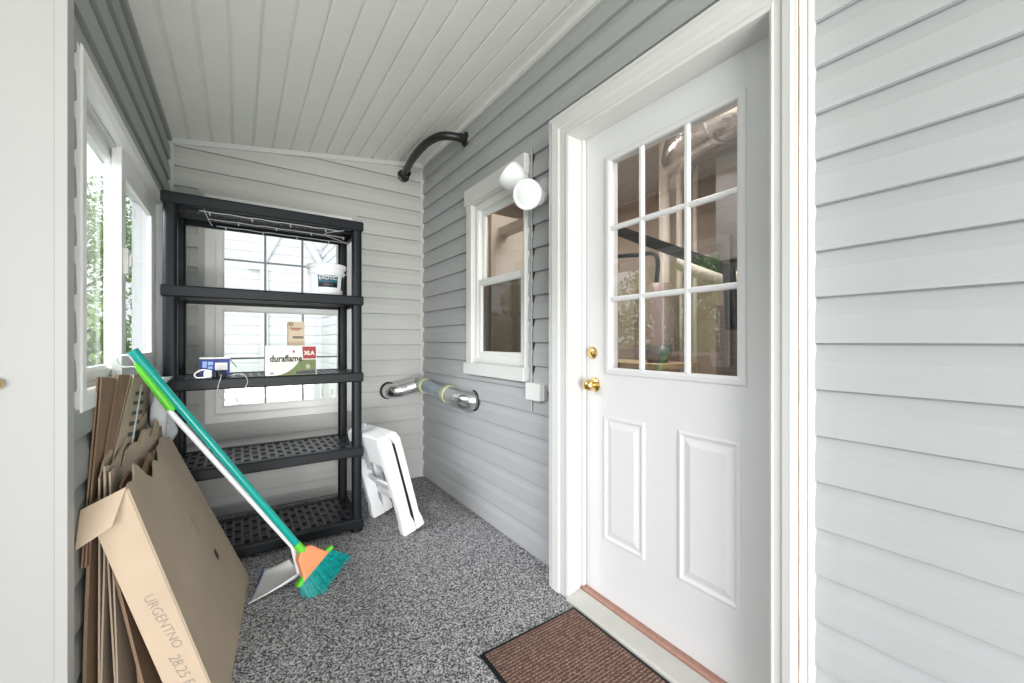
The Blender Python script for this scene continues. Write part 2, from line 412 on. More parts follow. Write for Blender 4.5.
# window_2 : double-hung window behind the shelves
w2 = struct_empty('window_2')
mb = MB(); a0, a1, b0, b1 = -.180, .7245, .606, 2.088
mb.rings(back, a0, a1, b0, b1, [(0, 0), (0, .020), (.006, .026), (.050, .026), (.062, .012), (.062, -.06)])
mb.build('window_frame', M['vinylwhite'], w2, bevel=.002)
mb = MB(); mb.rings(back, a0-.03, a1+.03, b0-.03, b1+.03, [(0, 0), (0, .016), (.030, .018), (.030, 0)]); mb.build('channel', M['siding_back'], w2)
for nm, z0, z1, o0 in (('sash', 1.345, 2.03, -.026), ('sash', .668, 1.385, .002)):
    s_ = sash(nm, a0+.058, a1-.058, z0, z1, o0, o0-.026, .048, back, w2)
    A0, A1, B0, B1 = a0+.106, a1-.106, z0+.048, z1-.048
    for i in (1, 2):
        mb = MB(); x = A0+(A1-A0)*i/3; mb.box(x-.007, x+.007, YB-o0+.008, YB-o0+.014, B0, B1); mb.build('muntin', M['muntin_grey'], s_)
    mb = MB(); z = (B0+B1)/2; mb.box(A0, A1, YB-o0+.0075, YB-o0+.0135, z-.006, z+.006); mb.build('muntin', M['muntin_grey'], s_)

# window_3 : narrow window on the house wall
w3 = struct_empty('window_3')
mb = MB()
mb.rings(right, 1.728, 2.402, .985, 2.140, [(0, 0), (0, .030), (.004, .034), ((.012, .070, .012, .100), .034), ((.018, .078, .018, .106), .020)])
mb.rings(right, 1.745, 2.322, 1.000, 2.034, [((0, 0, 0, 0), .022), (.0, .018), (.0, -.05)])
mb.build('window_casing', M['white'], w3, bevel=.002)
mb = MB(); mb.box(XR-.052, XR, 1.722, 2.408, .925, 1.000); mb.build('window_sill', M['white'], w3, bevel=.004)
mb = MB(); mb.box(XR-.044, XR, 1.722, 2.412, 2.045, 2.150); mb.build('window_head', M['white'], w3, bevel=.003)
mb = MB(); mb.rings(right, 1.747, 2.320, 1.002, 2.032, [(0, .008), (.030, .010), (.040, .002), (.040, -.06)]); mb.build('window_frame', M['vinylwhite'], w3)
sash('sash', 1.775, 2.290, 1.500, 2.000, -.020, -.042, .046, right, w3, glass='narrowglass')
sash('sash', 1.775, 2.290, 1.034, 1.540, .004, -.018, .044, right, w3, glass='narrowglass')

M['dimmer'] = glass_mat('dimming_sheet', (.26, .25, .24), .05, .0)
mb = MB(); mb.add([(XR+.030, 1.80, 1.05), (XR+.030, 2.27, 1.05), (XR+.030, 2.27, 1.52), (XR+.030, 1.80, 1.52)], [(0, 1, 2, 3)]); mb.build('dimming_sheet', M['dimmer'], w3)  # added dark sheet that dims the view through the lower pane
# ------------------------------------------------------------------ door_1 with casing
XD, XC = 1.300, 1.200
d1 = struct_empty('door_1')
Y0, Y1, ZB, ZT = .470, 1.312, .040, 2.052
lt = (.634, 1.158, 1.026, 1.905)   # glazed area
face = lambda a, z, o: (XD-o, a, z)
mb = MB()
for y0, y1, z0, z1 in ((Y0, lt[0], ZB, ZT), (lt[1], Y1, ZB, ZT), (lt[0], lt[1], ZB, lt[2]), (lt[0], lt[1], lt[3], ZT)):
    mb.box(XD, XD+.042, y0, y1, z0, z1)
leaf = mb.build('door_leaf', M['doorwhite'], d1)
for y0, y1 in ((.626, .846), (.986, 1.199)):
    mb = MB(); mb.rings(face, y0, y1, .290, .826, [(0, .0002), (.004, .005), (.012, .0065), (.022, .001), (.026, .0006), (.034, .0022), (.050, .0065)], fill=True)
    mb.build('door_panel', M['doorwhite'], leaf, bevel=.0008)
mb = MB(); mb.rings(face, lt[0]-.024, lt[1]+.028, lt[2]-.026, lt[3]+.020, [(0, .0002), (.002, .006), (.006, .009), (.020, .010), ((.027, .030, .029, .023), .006), ((.027, .030, .029, .023), -.007)])
lf = mb.build('lite_frame', M['doorwhite'], leaf)
for y in (1.003, .811):
    mb = MB(); mb.rings(face, y-.011, y+.011, lt[2], lt[3], [(0, -.005), (.002, .003), (.006, .007)], fill=True); mb.build('muntin', M['doorwhite'], leaf)
for z in (1.618, 1.318):
    mb = MB(); mb.rings(face, lt[0], lt[1], z-.011, z+.011, [(0, -.006), (.002, .003), (.006, .0065)], fill=True); mb.build('muntin', M['doorwhite'], leaf)
mb = MB(); mb.add([(XD+.006, lt[0]-.002, lt[2]-.002), (XD+.006, lt[1]+.002, lt[2]-.002), (XD+.006, lt[1]+.002, lt[3]+.002), (XD+.006, lt[0]-.002, lt[3]+.002)], [(0, 1, 2, 3)])
mb.build('pane', M['doorglass'], leaf)
mb = MB(); mb.lathe([(0, .018), (.010, .017), (.014, .016), (.0145, .012), (.020, .011), (.027, .006), (.028, 0)], (XD, 1.262, 1.090), (-1, 0, 0)); 
db = mb.build('deadbolt', M['brass'], d1, smooth=True); db['label'] = 'round brass deadbolt cylinder'
mb = MB(); mb.lathe([(0, .062), (.012, .061), (.020, .056), (.0255, .046), (.0255, .038), (.020, .028), (.0125, .022), (.011, .014), (.013, .009), (.024, .007), (.031, .003), (.032, 0)], (XD, 1.250, .950), (-1, 0, 0))
kb = mb.build('door_knob', M['brass'], d1, smooth=True); kb['label'] = 'polished brass round door knob'
mb = MB(); mb.box(XD+.002, XD+.02, Y1+.0005, Y1+.004, ZB, ZT); mb.build('weatherstrip', M['caulk'], d1)

# door casing: moulded, three-sided
def casing3(y0i, y1i, zi, wl, wr, wt):
    mb = MB()
    prof = [(0, 0), (0, .008), (.10, .011), (.16, .008), (.42, .008), (.50, .013), (.80, .015), (.90, .011), (1, .010), (1, -.11)]
    # far jamb, near jamb, head
    def col(fy, n=len(prof)):
        pts = []
        for t, o in prof: pts.append((fy(t), o))
        return pts
    far = [(y1i+wl*t, o) for t, o in prof]; near = [(y0i-wr*t, o) for t, o in prof]; head = [(zi+wt*t, o) for t, o in prof]
    for i in range(len(prof)-1):
        (ya, oa), (yb, ob) = far[i], far[i+1]; (na, _), (nb, _) = near[i], near[i+1]; (za, _), (zb, _) = head[i], head[i+1]
        mb.add([(XC-oa+.01, ya, 0), (XC-ob+.01, yb, 0), (XC-ob+.01, yb, zb), (XC-oa+.01, ya, za)], [(0, 1, 2, 3)])
        mb.add([(XC-oa+.01, na, 0), (XC-ob+.01, nb, 0), (XC-ob+.01, nb, zb), (XC-oa+.01, na, za)], [(0, 1, 2, 3)])
        mb.add([(XC-oa+.01, ya, za), (XC-ob+.01, yb, zb), (XC-ob+.01, nb, zb), (XC-oa+.01, na, za)], [(0, 1, 2, 3)])
    return mb
o = casing3(.506, 1.314, 2.048, .132, .066, .122).build('door_casing', M['white'], d1, bevel=.0015)
mb = MB(); mb.box(XC+.010, XD+.05, 1.314, 1.330, 0, 2.064); mb.box(XC+.010, XD+.05, .452, .506, 0, 2.064); mb.box(XC+.010, XD+.05, .452, 1.33, 2.048, 2.064)
mb.box(XD-.022, XD-.003, 1.302, 1.314, 0, 2.048); mb.build('door_jamb', M['white'], d1, bevel=.001)
mb = MB(); mb.prism([(XC-.012, 0), (XC-.012, .012), (XC-.004, .018), (XD-.030, .030), (XD-.026, .0)], (0, .506, 0), (1, 0, 0), (0, 0, 1), (0, .808, 0))
th_ = mb.build('threshold', M['sill'], d1, bevel=.001)
mb = MB(); mb.prism([(XD-.028, 0), (XD-.028, .036), (XD-.022, .043), (XD-.004, .043), (XD+.03, .036), (XD+.03, 0)], (0, .507, 0), (1, 0, 0), (0, 0, 1), (0, .8065, 0))
mb.build('threshold_strip', M['brick_red'], d1, bevel=.001)

# door_2 : open white door leaf at the left edge, small brass knob
d2 = struct_empty('door_2')
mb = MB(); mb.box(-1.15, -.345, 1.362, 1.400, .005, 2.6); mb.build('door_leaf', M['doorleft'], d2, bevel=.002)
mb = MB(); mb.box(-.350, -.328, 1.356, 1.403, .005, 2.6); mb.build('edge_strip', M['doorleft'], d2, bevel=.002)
mb = MB(); mb.lathe([(0, .024), (.006, .0235), (.0105, .019), (.012, .013), (.010, .008), (.006, .005), (.006, 0)], (-.434, 1.362, 1.048), (0, -1, 0)); mb.build('door_knob', M['brass'], d2, smooth=True)

# ------------------------------------------------------------------ utility room behind door_1
def wallbox(name, m, *b, **k):
    mb = MB()
    for q in b: mb.box(*q)
    o = mb.build(name, M[m]); o['kind'] = 'structure'; return o
wallbox('wall_right_inner', 'roomwall', (1.36, 1.40, -1.4, .45, -.1, 2.8), (1.36, 1.40, 1.34, 1.74, -.1, 2.8), (1.36, 1.40, 2.33, 3.7, -.1, 2.8),
        (1.36, 1.40, .45, 1.34, 2.08, 2.8), (1.36, 1.40, 1.74, 2.33, 2.04, 2.8), (1.36, 1.40, 1.74, 2.33, -.1, .98))
wallbox('wall_utility_far', 'roomwall', (3.4, 3.45, -1.4, 3.7, -.1, 2.8))
wallbox('wall_utility_side', 'roomwall', (1.36, 3.45, 3.65, 3.7, -.1, 2.8), (1.36, 3.45, -1.4, -1.35, -.1, 2.8))
wallbox('ceiling_utility', 'roomceil', (1.36, 3.45, -1.4, 3.7, 2.62, 2.67))
wallbox('floor_utility', 'roomfloor', (1.36, 3.45, -1.4, 3.7, -.06, 0.0))

r = empty('silver_duct', 'large silver flexible duct hanging under the ceiling seen through top door panes', 'duct', (2.3, 1.3, 2.4))
mb = MB(); pts = catmull([(3.20, 2.15, 2.44), (2.7, 1.75, 2.46), (2.32, 1.42, 2.40), (2.18, 1.10, 2.36), (2.15, .75, 2.36), (2.2, .3, 2.36)], 14)
mb.tube(pts, [.125+.006*(i % 2) for i in range(len(pts))], 24); mb.build('duct_body', M['foil'], r, smooth=True, angle=80)
mb = MB(); mb.tube([(2.20, 1.16, 2.365), (2.19, 1.14, 2.363)], .136, 24); mb.build('duct_clamp', M['galv'], r)
mb = MB(); mb.bar((1.62, 2.20, 2.12), (2.05, 1.05, 1.50), .04, .055); mb.tube([(2.05, 1.05, 1.52), (2.04, 1.03, 1.2)], .03)
tag(mb.build('drain_pipe', M['black']), 'black pipe sloping diagonally behind the upper door panes', 'pipe')
for (x, y), rr in (((2.6, 1.80), .040), ((2.6, 1.68), .022), ((2.7, 1.62), .016)):
    mb = MB(); mb.tube([(x, y, 0), (x, y, 2.60)], rr, 16)
    tag(mb.build('white_pipe', M['pvc'], loc=(x, y, 0), smooth=True), {.040: 'thick white vertical pipe behind the middle door panes', .022: 'thin white pipe standing right of the thick one', .016: 'thinnest white pipe of the three behind the door'}[rr], 'pipe', 'white pipes in the utility room')
mb = MB(); mb.box(2.38, 2.85, 1.02, 1.30, 1.62, 2.28); mb.box(2.45, 2.8, 1.06, 1.26, 1.2, 1.62)
tag(mb.build('plenum', M['greymetal'], bevel=.006), 'grey sheet metal plenum box under the silver duct', 'duct')
r = empty('furnace', 'brown louvered furnace cabinet behind the lower right door pane', 'furnace', (2.45, .98, 0))
mb = MB(); mb.box(2.2, 2.75, .75, 1.20, 0, 1.34); mb.build('cabinet', M['furnace'], r, bevel=.006)
mb = MB()
for k in range(22): mb.box(2.190, 2.200, .78, 1.17, .78+k*.024, .790+k*.024)
mb.build('louvre_panel', M['greymetal'], r)
mb = MB(); mb.box(2.186, 2.199, .90, 1.0, 1.05, 1.075); mb.build('badge', M['redcard'], r)
mb = MB(); p_ = catmull([(2.1, 1.36, 1.60), (2.13, 1.25, 1.53), (2.2, 1.12, 1.48), (2.3, .95, 1.46)], 8); mb.tube(p_, .042, 18)
tag(mb.build('vent_elbow', M['pvc'], smooth=True), 'short white vent elbow beside the furnace top', 'pipe')
mb = MB(); mb.tube([(2.14, .99, 1.2), (2.14, .99, 1.66)], .011, 10); mb.tube([(2.14, .99, 1.62), (2.3, .99, 1.62)], .011, 10)
tag(mb.build('copper_pipe', mat('copper', (.25, .12, .09), .45, .8)), 'copper pipe rising in front of the furnace', 'pipe')
r = empty('work_bench', 'pale wooden bench top across the lower door panes', 'bench', (2.0, 1.4, 0))
mb = MB(); mb.box(1.72, 2.06, 1.22, 2.0, 1.0, 1.025); mb.build('bench_top', M['wood'], r)
for x, y in ((1.78, 1.25), (1.78, 1.97), (2.03, 1.25), (2.03, 1.97)):
    mb = MB(); mb.box(x-.02, x+.02, y-.02, y+.02, 0, 1.0); mb.build('leg', M['wood'], r)
mb = MB(); mb.lathe([(0, 0), (.05, 0), (.075, .03), (.08, .06), (.07, .09), (.072, .095), (.066, .09), (.0, .085)], (1.90, 1.36, 1.025)); tag(mb.build('glass_bowl', M['greymetal'], smooth=True), 'dark round bowl standing on the utility bench', 'bowl')
r = empty('dark_column', 'dark upright tank behind the middle door panes', 'water heater', (2.35, 1.66, 0))  # invented upright for a brown duct-like shape behind the panes
mb = MB(); mb.lathe([(0, 0), (.14, 0), (.14, 1.42), (.10, 1.49), (0, 1.50)], (2.25, 1.62, .02), n=32); mb.build('column', M['furnace'], r, smooth=True)
mb = MB(); mb.tube(catmull([(2.25, 1.62, 1.5), (2.25, 1.62, 1.7), (2.2, 1.75, 1.72), (2.1, 1.9, 1.72)], 6), .014, 10); mb.build('supply_pipe', M['black'], r, smooth=True)
mb = MB(); mb.box(1.48, 1.86, 2.42, 2.46, 0, 2.05); 
tag(mb.build('folding_screen', M['pvc'], bevel=.005), 'plain white panel leaning inside the utility room', 'panel')
mb = MB(); mb.box(1.55, 1.62, 1.75, 2.75, 1.90, 1.96)
tag(mb.build('pipe_shelf', M['pvc'], bevel=.004), 'white horizontal rail seen behind the left door panes', 'rail')

# ------------------------------------------------------------------ fittings on the house wall
r = empty('flood_light', 'white twin-head flood light above right of the narrow window', 'flood light', (XR-.014, 1.575, 1.905))
mb = MB(); mb.lathe([(0, .030), (.040, .028), (.056, .020), (.060, .0)], (XR-.012, 1.575, 1.905), (-1, 0, 0), 28); mb.build('mounting_plate', M['greyplastic'], r, smooth=True)
def pnt(u, v, x):
    return None
for c_, aim, nm in (((1.160, 1.548, 1.850), (-.80, -.48, -.30), 'a'), ((1.170, 1.700, 1.985), (-.50, .45, .62), 'b')):
    hd = V(c_); ax = V(aim).normalized()
    mb = MB(); mb.lathe([(0, .040), (.024, .039), (.046, .035), (.058, .030), (.062, .036), (.070, .034), (.073, .022), (.070, .008), (.067, -.014), (.058, -.034), (.044, -.052), (.030, -.064), (.027, -.080), (.020, -.090), (0, -.091)], hd, ax, 32)
    h = mb.build('lamp_head', M['whiteplastic'], r, smooth=True)
    mb = MB(); mb.tube([hd-ax*.085, hd-ax*.11, V((XR-.06, 1.60 if nm == 'a' else 1.61, 1.905)), V((XR-.02, 1.58, 1.905))], [.014, .016, .016, .018], 12); mb.build('swivel_arm', M['whiteplastic'], r, smooth=True)
mb = MB(); mb.lathe([(.026, -.02), (.030, .03), (.024, .05), (0, .056)], (XR-.05, 1.565, 1.862), (-.75, -.2, -.6), 20); mb.build('motion_sensor', M['whiteplastic'], r, smooth=True)

mb = MB(); mb.box(XR-.020, XR-.004, 1.686, 1.694, .77, 2.165)
for k in range(10): mb.box(XR-.0215, XR-.012, 1.6835, 1.6865, .80+k*SP+.02, .80+k*SP+.05)
tag(mb.build('trim_strip', M['sidingtrim']), None, None, None, 'structure')
mb = MB(); mb.box(XR-.016, XR-.001, 1.682, 1.686, .77, 2.165); o = mb.build('trim_gap', M['darkgap']); o['kind'] = 'structure'
r = empty('outlet_box', 'small square white outlet cover low beside the door casing', 'outlet', (XR, 1.64, .88))
mb = MB(); mb.box(XR-.050, XR-.010, 1.590, 1.705, .835, .925); mb.build('cover', M['vinylwhite'], r, bevel=.004)
mb = MB(); mb.box(XR-.034, XR-.008, 1.566, 1.590, .842, .920); mb.build('hinge_side', M['greyplastic'], r, bevel=.003)

# black pipe across the corner
r = empty('curved_pipe', 'black iron pipe bending across the ceiling corner between two walls', 'pipe', (1.2, 2.8, 2.5))
pts = catmull([(1.300, 2.45, 2.530), (1.20, 2.462, 2.530), (1.125, 2.52, 2.530), (1.085, 2.66, 2.525), (1.08, 2.86, 2.515), (1.10, 3.06, 2.507), (1.125, 3.235, 2.505)], 8)
mb = MB(); mb.tube(pts, .027, 20); mb.build('pipe_body', M['blackiron'], r, smooth=True)
mb = MB(); mb.lathe([(0, .014), (.040, .013), (.047, .009), (.050, 0)], (XR-.012, 2.45, 2.530), (-1, 0, 0), 28); mb.lathe([(.030, .012), (.030, .05), (.024, .052)], (XR-.012, 2.45, 2.53), (-1, 0, 0), 20); mb.build('flange', M['blackiron'], r, smooth=True)
mb = MB(); mb.lathe([(0, .014), (.040, .013), (.047, .009), (.050, 0)], (1.125, YB-.012, 2.505), (0, -1, 0), 28); mb.lathe([(.032, .012), (.034, .085), (.024, .087)], (1.125, YB-.012, 2.505), (0, -1, 0), 20); mb.build('flange', M['blackiron'], r, smooth=True)
mb = MB(); mb.tube([(1.108, 3.14, 2.475), (1.112, 3.15, 2.445)], .006, 8); mb.build('set_screw', M['blackiron'], r)

# vent duct in the corner
r = empty('vent_duct', 'silver metal duct elbowing around the corner between back wall and house wall', 'duct', (1.2, 3.1, .75))
mb = MB(); p_ = catmull([(1.0, 3.228, .745), (1.0, 3.165, .746), (1.045, 3.125, .752), (1.12, 3.115, .768), (1.185, 3.10, .786)], 7)
mb.tube(p_, [.056+.003*(i % 2) for i in range(len(p_))], 24); mb.build('elbow', M['foil'], r, smooth=True, angle=80)
mb = MB(); mb.tube(catmull([(1.175, 3.11, .787), (1.218, 3.08, .790), (1.232, 3.00, .788), (1.236, 2.60, .765)], 8), .054, 28); mb.build('straight_pipe', M['galvblue'], r, smooth=True)
mb = MB(); p_ = catmull([(1.236, 2.62, .766), (1.236, 2.48, .757), (1.240, 2.40, .752), (1.262, 2.345, .750), (1.298, 2.325, .750)], 7)
mb.tube(p_, [.060+.0025*(i % 2) for i in range(len(p_))], 24); mb.build('elbow', M['galv'], r, smooth=True, angle=80)
for y, z in ((3.04, .7895), (2.62, .766)):
    mb = MB(); mb.tube([(1.228 if y > 2.8 else 1.236, y, z), (1.229 if y > 2.8 else 1.236, y-.045, z-.002)], .0595 if y > 2.8 else .0655, 28); mb.build('tape_band', M['tape_yellow'], r, smooth=True)
for c_, ax in (((1.0, YB-.013, .745), (0, -1, 0)), ((XR-.013, 2.322, .750), (-1, 0, 0))):
    mb = MB(); mb.lathe([(.055, .006), (.068, .004), (.070, 0)], c_, ax, 30); mb.build('collar', M['darkgap'], r, smooth=True)

# ------------------------------------------------------------------ black shelving unit
RX0, RX1, RY0, RY1 = -.303, .624, 2.490, 2.945
rk = empty('shelving_unit', 'tall black plastic five-tier shelving unit in front of the back window', 'shelving unit', (.17, 2.72, 0))
tops = [1.858, 1.412, .955, .508, .078]
def rrect(cx, cy, wx, wy, r_, n=4):
    out = []
    for sx, sy, a in ((1, 1, 0), (-1, 1, 90), (-1, -1, 180), (1, -1, 270)):
        for k in range(n+1):
            t = math.radians(a+90*k/n); out.append((cx+sx*(wx/2-r_)+r_*math.cos(t), cy+sy*(wy/2-r_)+r_*math.sin(t)))
    return out
for px in (RX0+.034, RX1-.034):
    for py in (RY0+.030, RY1-.030):
        mb = MB(); mb.prism(rrect(px, py, .056, .048, .018), (0, 0, 0), (1, 0, 0), (0, 1, 0), (0, 0, tops[0]-.01))
        mb.build('post', M['black'], rk, smooth=True)
        mb = MB(); mb.prism(rrect(px, py, .066, .058, .02), (0, 0, 0), (1, 0, 0), (0, 1, 0), (0, 0, .028)); mb.build('foot', M['black'], rk, smooth=True)
for zt in tops:
    mb = MB(); hh = .056
    mb.rings(lambda a, b, o: (a, b, zt+o), RX0, RX1, RY0, RY1, [(.026, -hh), (.004, -hh), (0, -hh+.006), (.0, -.008), (.004, 0), (.044, 0), (.044, -.010), (.026, -.012), (.026, -hh)])
    sh = mb.build('shelf', M['black'], rk, bevel=.0015)
    mb = MB(); x0, x1, y0, y1 = RX0+.042, RX1-.042, RY0+.042, RY1-.042
    NX, NY = 21, 7
    for i in range(NY+1):
        y = y0+(y1-y0)*i/NY; mb.box(x0, x1, y-.0065, y+.0065, zt-.014, zt-.003)
    for i in range(NX+1):
        x = x0+(x1-x0)*i/NX; mb.box(x-.007, x+.007, y0, y1, zt-.013, zt-.0035)
    for i in range(NX):
        for j in range(NY):
            if (i+j) % 2: continue
            cx, cy = x0+(x1-x0)*(i+.5)/NX, y0+(y1-y0)*(j+.5)/NY
            mb.box(cx-.013, cx+.013, cy-.010, cy+.010, zt-.012, zt-.004)
    for j in (2, 5):
        y = y0+(y1-y0)*j/NY; mb.box(x0, x1, y-.004, y+.004, zt-.045, zt-.013)
    mb.build('deck', M['blackdeck'], sh)

# string of lights under the top shelf
r = empty('string_lights', 'white wire string of tiny lights hanging under the top black shelf', 'string lights', (.2, 2.7, 1.79))
mb = MB()
for y, z, x0, x1 in ((2.535, 1.795, -.16, .50), (2.66, 1.790, -.13, .55), (2.80, 1.790, -.10, .60)):
    pts = [(x0+(x1-x0)*k/16, y+.004*math.sin(k*1.7), z+.0012*math.sin(k*2.3)) for k in range(17)]; mb.tube(pts, .0024, 6)
mb.tube(catmull([(.60, 2.80, 1.79), (.45, 2.66, 1.786), (.44, 2.60, 1.79), (.52, 2.53, 1.80)], 6), .0024, 6)
mb.tube(catmull([(-.14, 2.52, 1.80), (-.13, 2.66, 1.788), (-.12, 2.80, 1.79)], 6), .0024, 6)
mb.build('wire', M['wirewhite'], r)
for k in range(12):
    x = -.12+.06*k; y = (2.535, 2.80, 2.66)[k % 3]; z = 1.792
    mb = MB(); mb.tube([(x, y, z), (x+.004, y, z-.016)], .0028, 6); mb.build('bulb', M['wirewhite'], r)

# bucket on the second shelf
BX, BY, BZ = .447, 2.66, 1.412
r = empty('bucket', 'white plastic bucket with navy label on the second shelf from the top', 'bucket', (BX, BY, BZ))
mb = MB(); mb.lathe([(0, 0), (.086, 0), (.089, .004), (.099, .135), (.103, .138), (.103, .150), (.100, .152), (.101, .172)], (BX, BY, BZ), n=40); mb.build('body', M['whiteplastic'], r, smooth=True)
mb = MB(); mb.lathe([(.101, .168), (.110, .166), (.112, .172), (.112, .186), (.108, .191), (.098, .190), (.096, .184), (0, .184)], (BX, BY, BZ), n=40); mb.build('lid', M['whiteplastic'], r, smooth=True)
def on_bucket(ang0, off=.001):
    def fn(x, z):
        rr = .089+(.099-.089)*max(0, (z-.004)/.131)+off; t = ang0+x/.095
        return (BX+rr*math.sin(t), BY-rr*math.cos(t), BZ+z)
    return fn
aim = math.atan2(-BX, BY)*.5
fb = on_bucket(aim)
mb = MB(); mb.grid(lambda s_, t: fb(-.056+.112*s_, .050+.072*t), 14, 2); lb = mb.build('label', M['navylabel'], r, norm=False)
fb2 = on_bucket(aim+1.15)
mb = MB(); mb.grid(lambda s_, t: fb2(-.022+.044*s_, .038+.082*t), 8, 2); mb.build('label', M['logo_black'], r, norm=False)
mb = MB(); mb.grid(lambda s_, t: on_bucket(aim, .0016)(-.054+.108*s_, .052+.026*t), 14, 2); mb.build('label_band', M['logo_black'], lb, norm=False)
put_text('lettering', 'EXOTIC', .029, M['paper'], lb, lambda x, y: on_bucket(aim, .0022)(x, .104+y), .0004, .95)
put_text('lettering', '- - - - -', .016, M['greyplastic'], lb, lambda x, y: on_bucket(aim, .0024)(x, .068+y))
hd_pts = [(BX+.114*math.cos(t), BY-.02-.012*math.sin(t), BZ+.160-.085*math.sin(t)) for t in [math.pi*k/20 for k in range(21)]]
hd_pts = [(BX+.116*math.cos(t)*1.0, BY-.0+.112*math.sin(t)*.0-.0+(-.118)*math.sin(t), BZ+.158-.045*math.sin(t)) for t in [math.pi*k/24 for k in range(25)]]
mb = MB(); mb.tube(hd_pts, .0022, 6); mb.build('handle', M['whiteplastic'], r, smooth=True)

# firelog box
BXa, BXb, BYa, BYb, BZa, BZb = .123, .368, 2.500, 2.590, .955, 1.117
r = empty('firelog_box', 'white firelog carton with black lettering on the third shelf', 'box', ((BXa+BXb)/2, 2.545, .955))
mb = MB(); mb.box(BXa, BXb, BYa, BYb, BZa, BZb); mb.build('carton', M['paper'], r, bevel=.001)
W_, H_ = BXb-BXa, BZb-BZa
def fr(x, z, o=.0008): return (BXa+W_*x, BYa-o, BZa+H_*z)
mb = MB()
poly = [(.17, 0), (.30, .04), (.42, .12), (.52, .24), (.60, .38), (.66, .52), (.985, .52), (.985, 0)]
mb.prism([(x*W_, z*H_) for x, z in poly], (BXa, BYa-.0004, BZa), (1, 0, 0), (0, 0, 1), (0, -.0004, 0)); mb.build('photo_area', M['olivecard'], r)
mb = MB(); mb.add([fr(.58, .03, .0012), (fr(.98, .03, .0012)), fr(.98, .16, .0012), fr(.58, .12, .0012)], [(0, 1, 2, 3)]); mb.build('photo_area', M['darkprint'], r)
mb = MB(); mb.add([fr(.72, .55, .0012), fr(.985, .55, .0012), fr(.985, .97, .0012), fr(.70, .97, .0012)], [(0, 1, 2, 3)]); mb.build('red_block', M['redcard'], r)
mb = MB()
for k in range(7):
    a = k*math.pi*2/7; mb.add([fr(.82, .28, .0016), fr(.82+.065*math.cos(a-.3), .28+.12*math.sin(a-.3), .0016), fr(.82+.03*math.cos(a+.1), .28+.05*math.sin(a+.1), .0016)], [(0, 1, 2)])
mb.build('leaf_print', M['cream'], r, norm=False)
put_text('lettering', 'duraflame', .0500, M['logo_black'], r, lambda x, y: (BXa+W_*.385+x, BYa-.0016, BZa+H_*.56+y), .0014, .78)
put_text('lettering', 'XLA', .030, M['cream'], r, lambda x, y: (BXa+W_*.845+x, BYa-.0020, BZa+H_*.74+y), .0016, .9)
mb = MB(); cx, cz = BXa+W_*.535, BZa+H_*.80; mb.add([(cx-.006, BYa-.0018, cz-.006), (cx+.006, BYa-.0018, cz-.006), (cx+.004, BYa-.0018, cz+.002), (cx+.001, BYa-.0018, cz+.012), (cx-.005, BYa-.0018, cz+.002)], [(0, 1, 2, 3, 4)]); mb.build('flame_mark', M['redcard'], r, norm=False)
for z, x1 in ((.38, .45), (.29, .40), (.20, .30)):
    mb = MB(); mb.add([fr(.08, z), fr(x1, z), fr(x1, z+.028), fr(.08, z+.028)], [(0, 1, 2, 3)]); mb.build('small_print', M['cream'], r, norm=False)
mb = MB(); mb.add([fr(.07, .05), fr(.15, .05), fr(.15, .12), fr(.07, .12)], [(0, 1, 2, 3)]); mb.build('small_print', M['greymetal'], r, norm=False)

# tan carton behind it
r = empty('slim_carton', 'slim tan carton standing upright behind the firelog carton', 'box', (.285, 2.66, .955))
mb = MB(); mb.box(.240, .324, 2.640, 2.700, .955, 1.256); mb.build('carton', M['tancard'], r, bevel=.001)
put_text('lettering', 'O', .026, M['ink'], r, lambda x, y: (.254+x, 2.6385, 1.240+y), .001)
for z, x0, x1, m_ in ((1.215, .248, .31, 'redcard'), (1.205, .255, .30, 'redcard'), (1.165, .262, .318, 'ink'), (1.158, .262, .318, 'ink')):
    mb = MB(); mb.add([(x0, 2.6388, z), (x1, 2.6388, z), (x1, 2.6388, z+.005), (x0, 2.6388, z+.005)], [(0, 1, 2, 3)]); mb.build('small_print', M[m_], r, norm=False)

# blue box with plugs
r = empty('blue_carton', 'small blue carton at the left end of the third shelf', 'box', (-.09, 2.60, .955))
mb = MB(); mb.box(-.160, -.036, 2.575, 2.640, .955, 1.050); mb.build('carton', M['bluecard'], r, bevel=.001)
mb = MB(); mb.box(-.162, -.034, 2.573, 2.642, 1.050, 1.056); mb.build('lid_edge', M['paper'], r)
for a in ((-.150, -.132, 1.005, 1.038), (-.128, -.106, 1.018, 1.036), (-.128, -.108, .998, 1.012)):
    mb = MB(); mb.box(a[0], a[1], 2.5738, 2.5752, a[2], a[3]); mb.build('small_print', mat('pale_blue_print', (.30, .42, .75), .5), r)
mb = MB(); mb.box(-.098, -.046, 2.5738, 2.5752, .992, 1.030); mb.build('label_patch', M['paper'], r)
for k in range(9):
    mb = MB(); mb.box(-.092+k*.005, -.0900+k*.005+(k % 2)*.001, 2.5728, 2.5737, .996, 1.020); mb.build('barcode_line', M['greyplastic'], r)
mb = MB(); mb.tube([(-.038, 2.575, 1.050), (-.012, 2.55, 1.015), (-.006, 2.548, 1.005)], .002, 6); mb.build('flap_wire', M['black'], r)
r = empty('power_adapter', 'white power adapter with coiled white cord in front of the blue carton', 'power adapter', (-.13, 2.545, .955))
mb = MB(); mb.box(-.142, -.108, 2.52, 2.556, .955, .992); mb.build('plug_body', M['whiteplastic'], r, bevel=.006)
mb = MB(); mb.tube(catmull([(-.110, 2.53, .990), (-.140, 2.525, .998), (-.165, 2.525, .990), (-.178, 2.525, .972), (-.165, 2.52, .960), (-.13, 2.515, .960)], 6), .0035, 8); mb.build('cord', M['whiteplastic'], r, smooth=True)
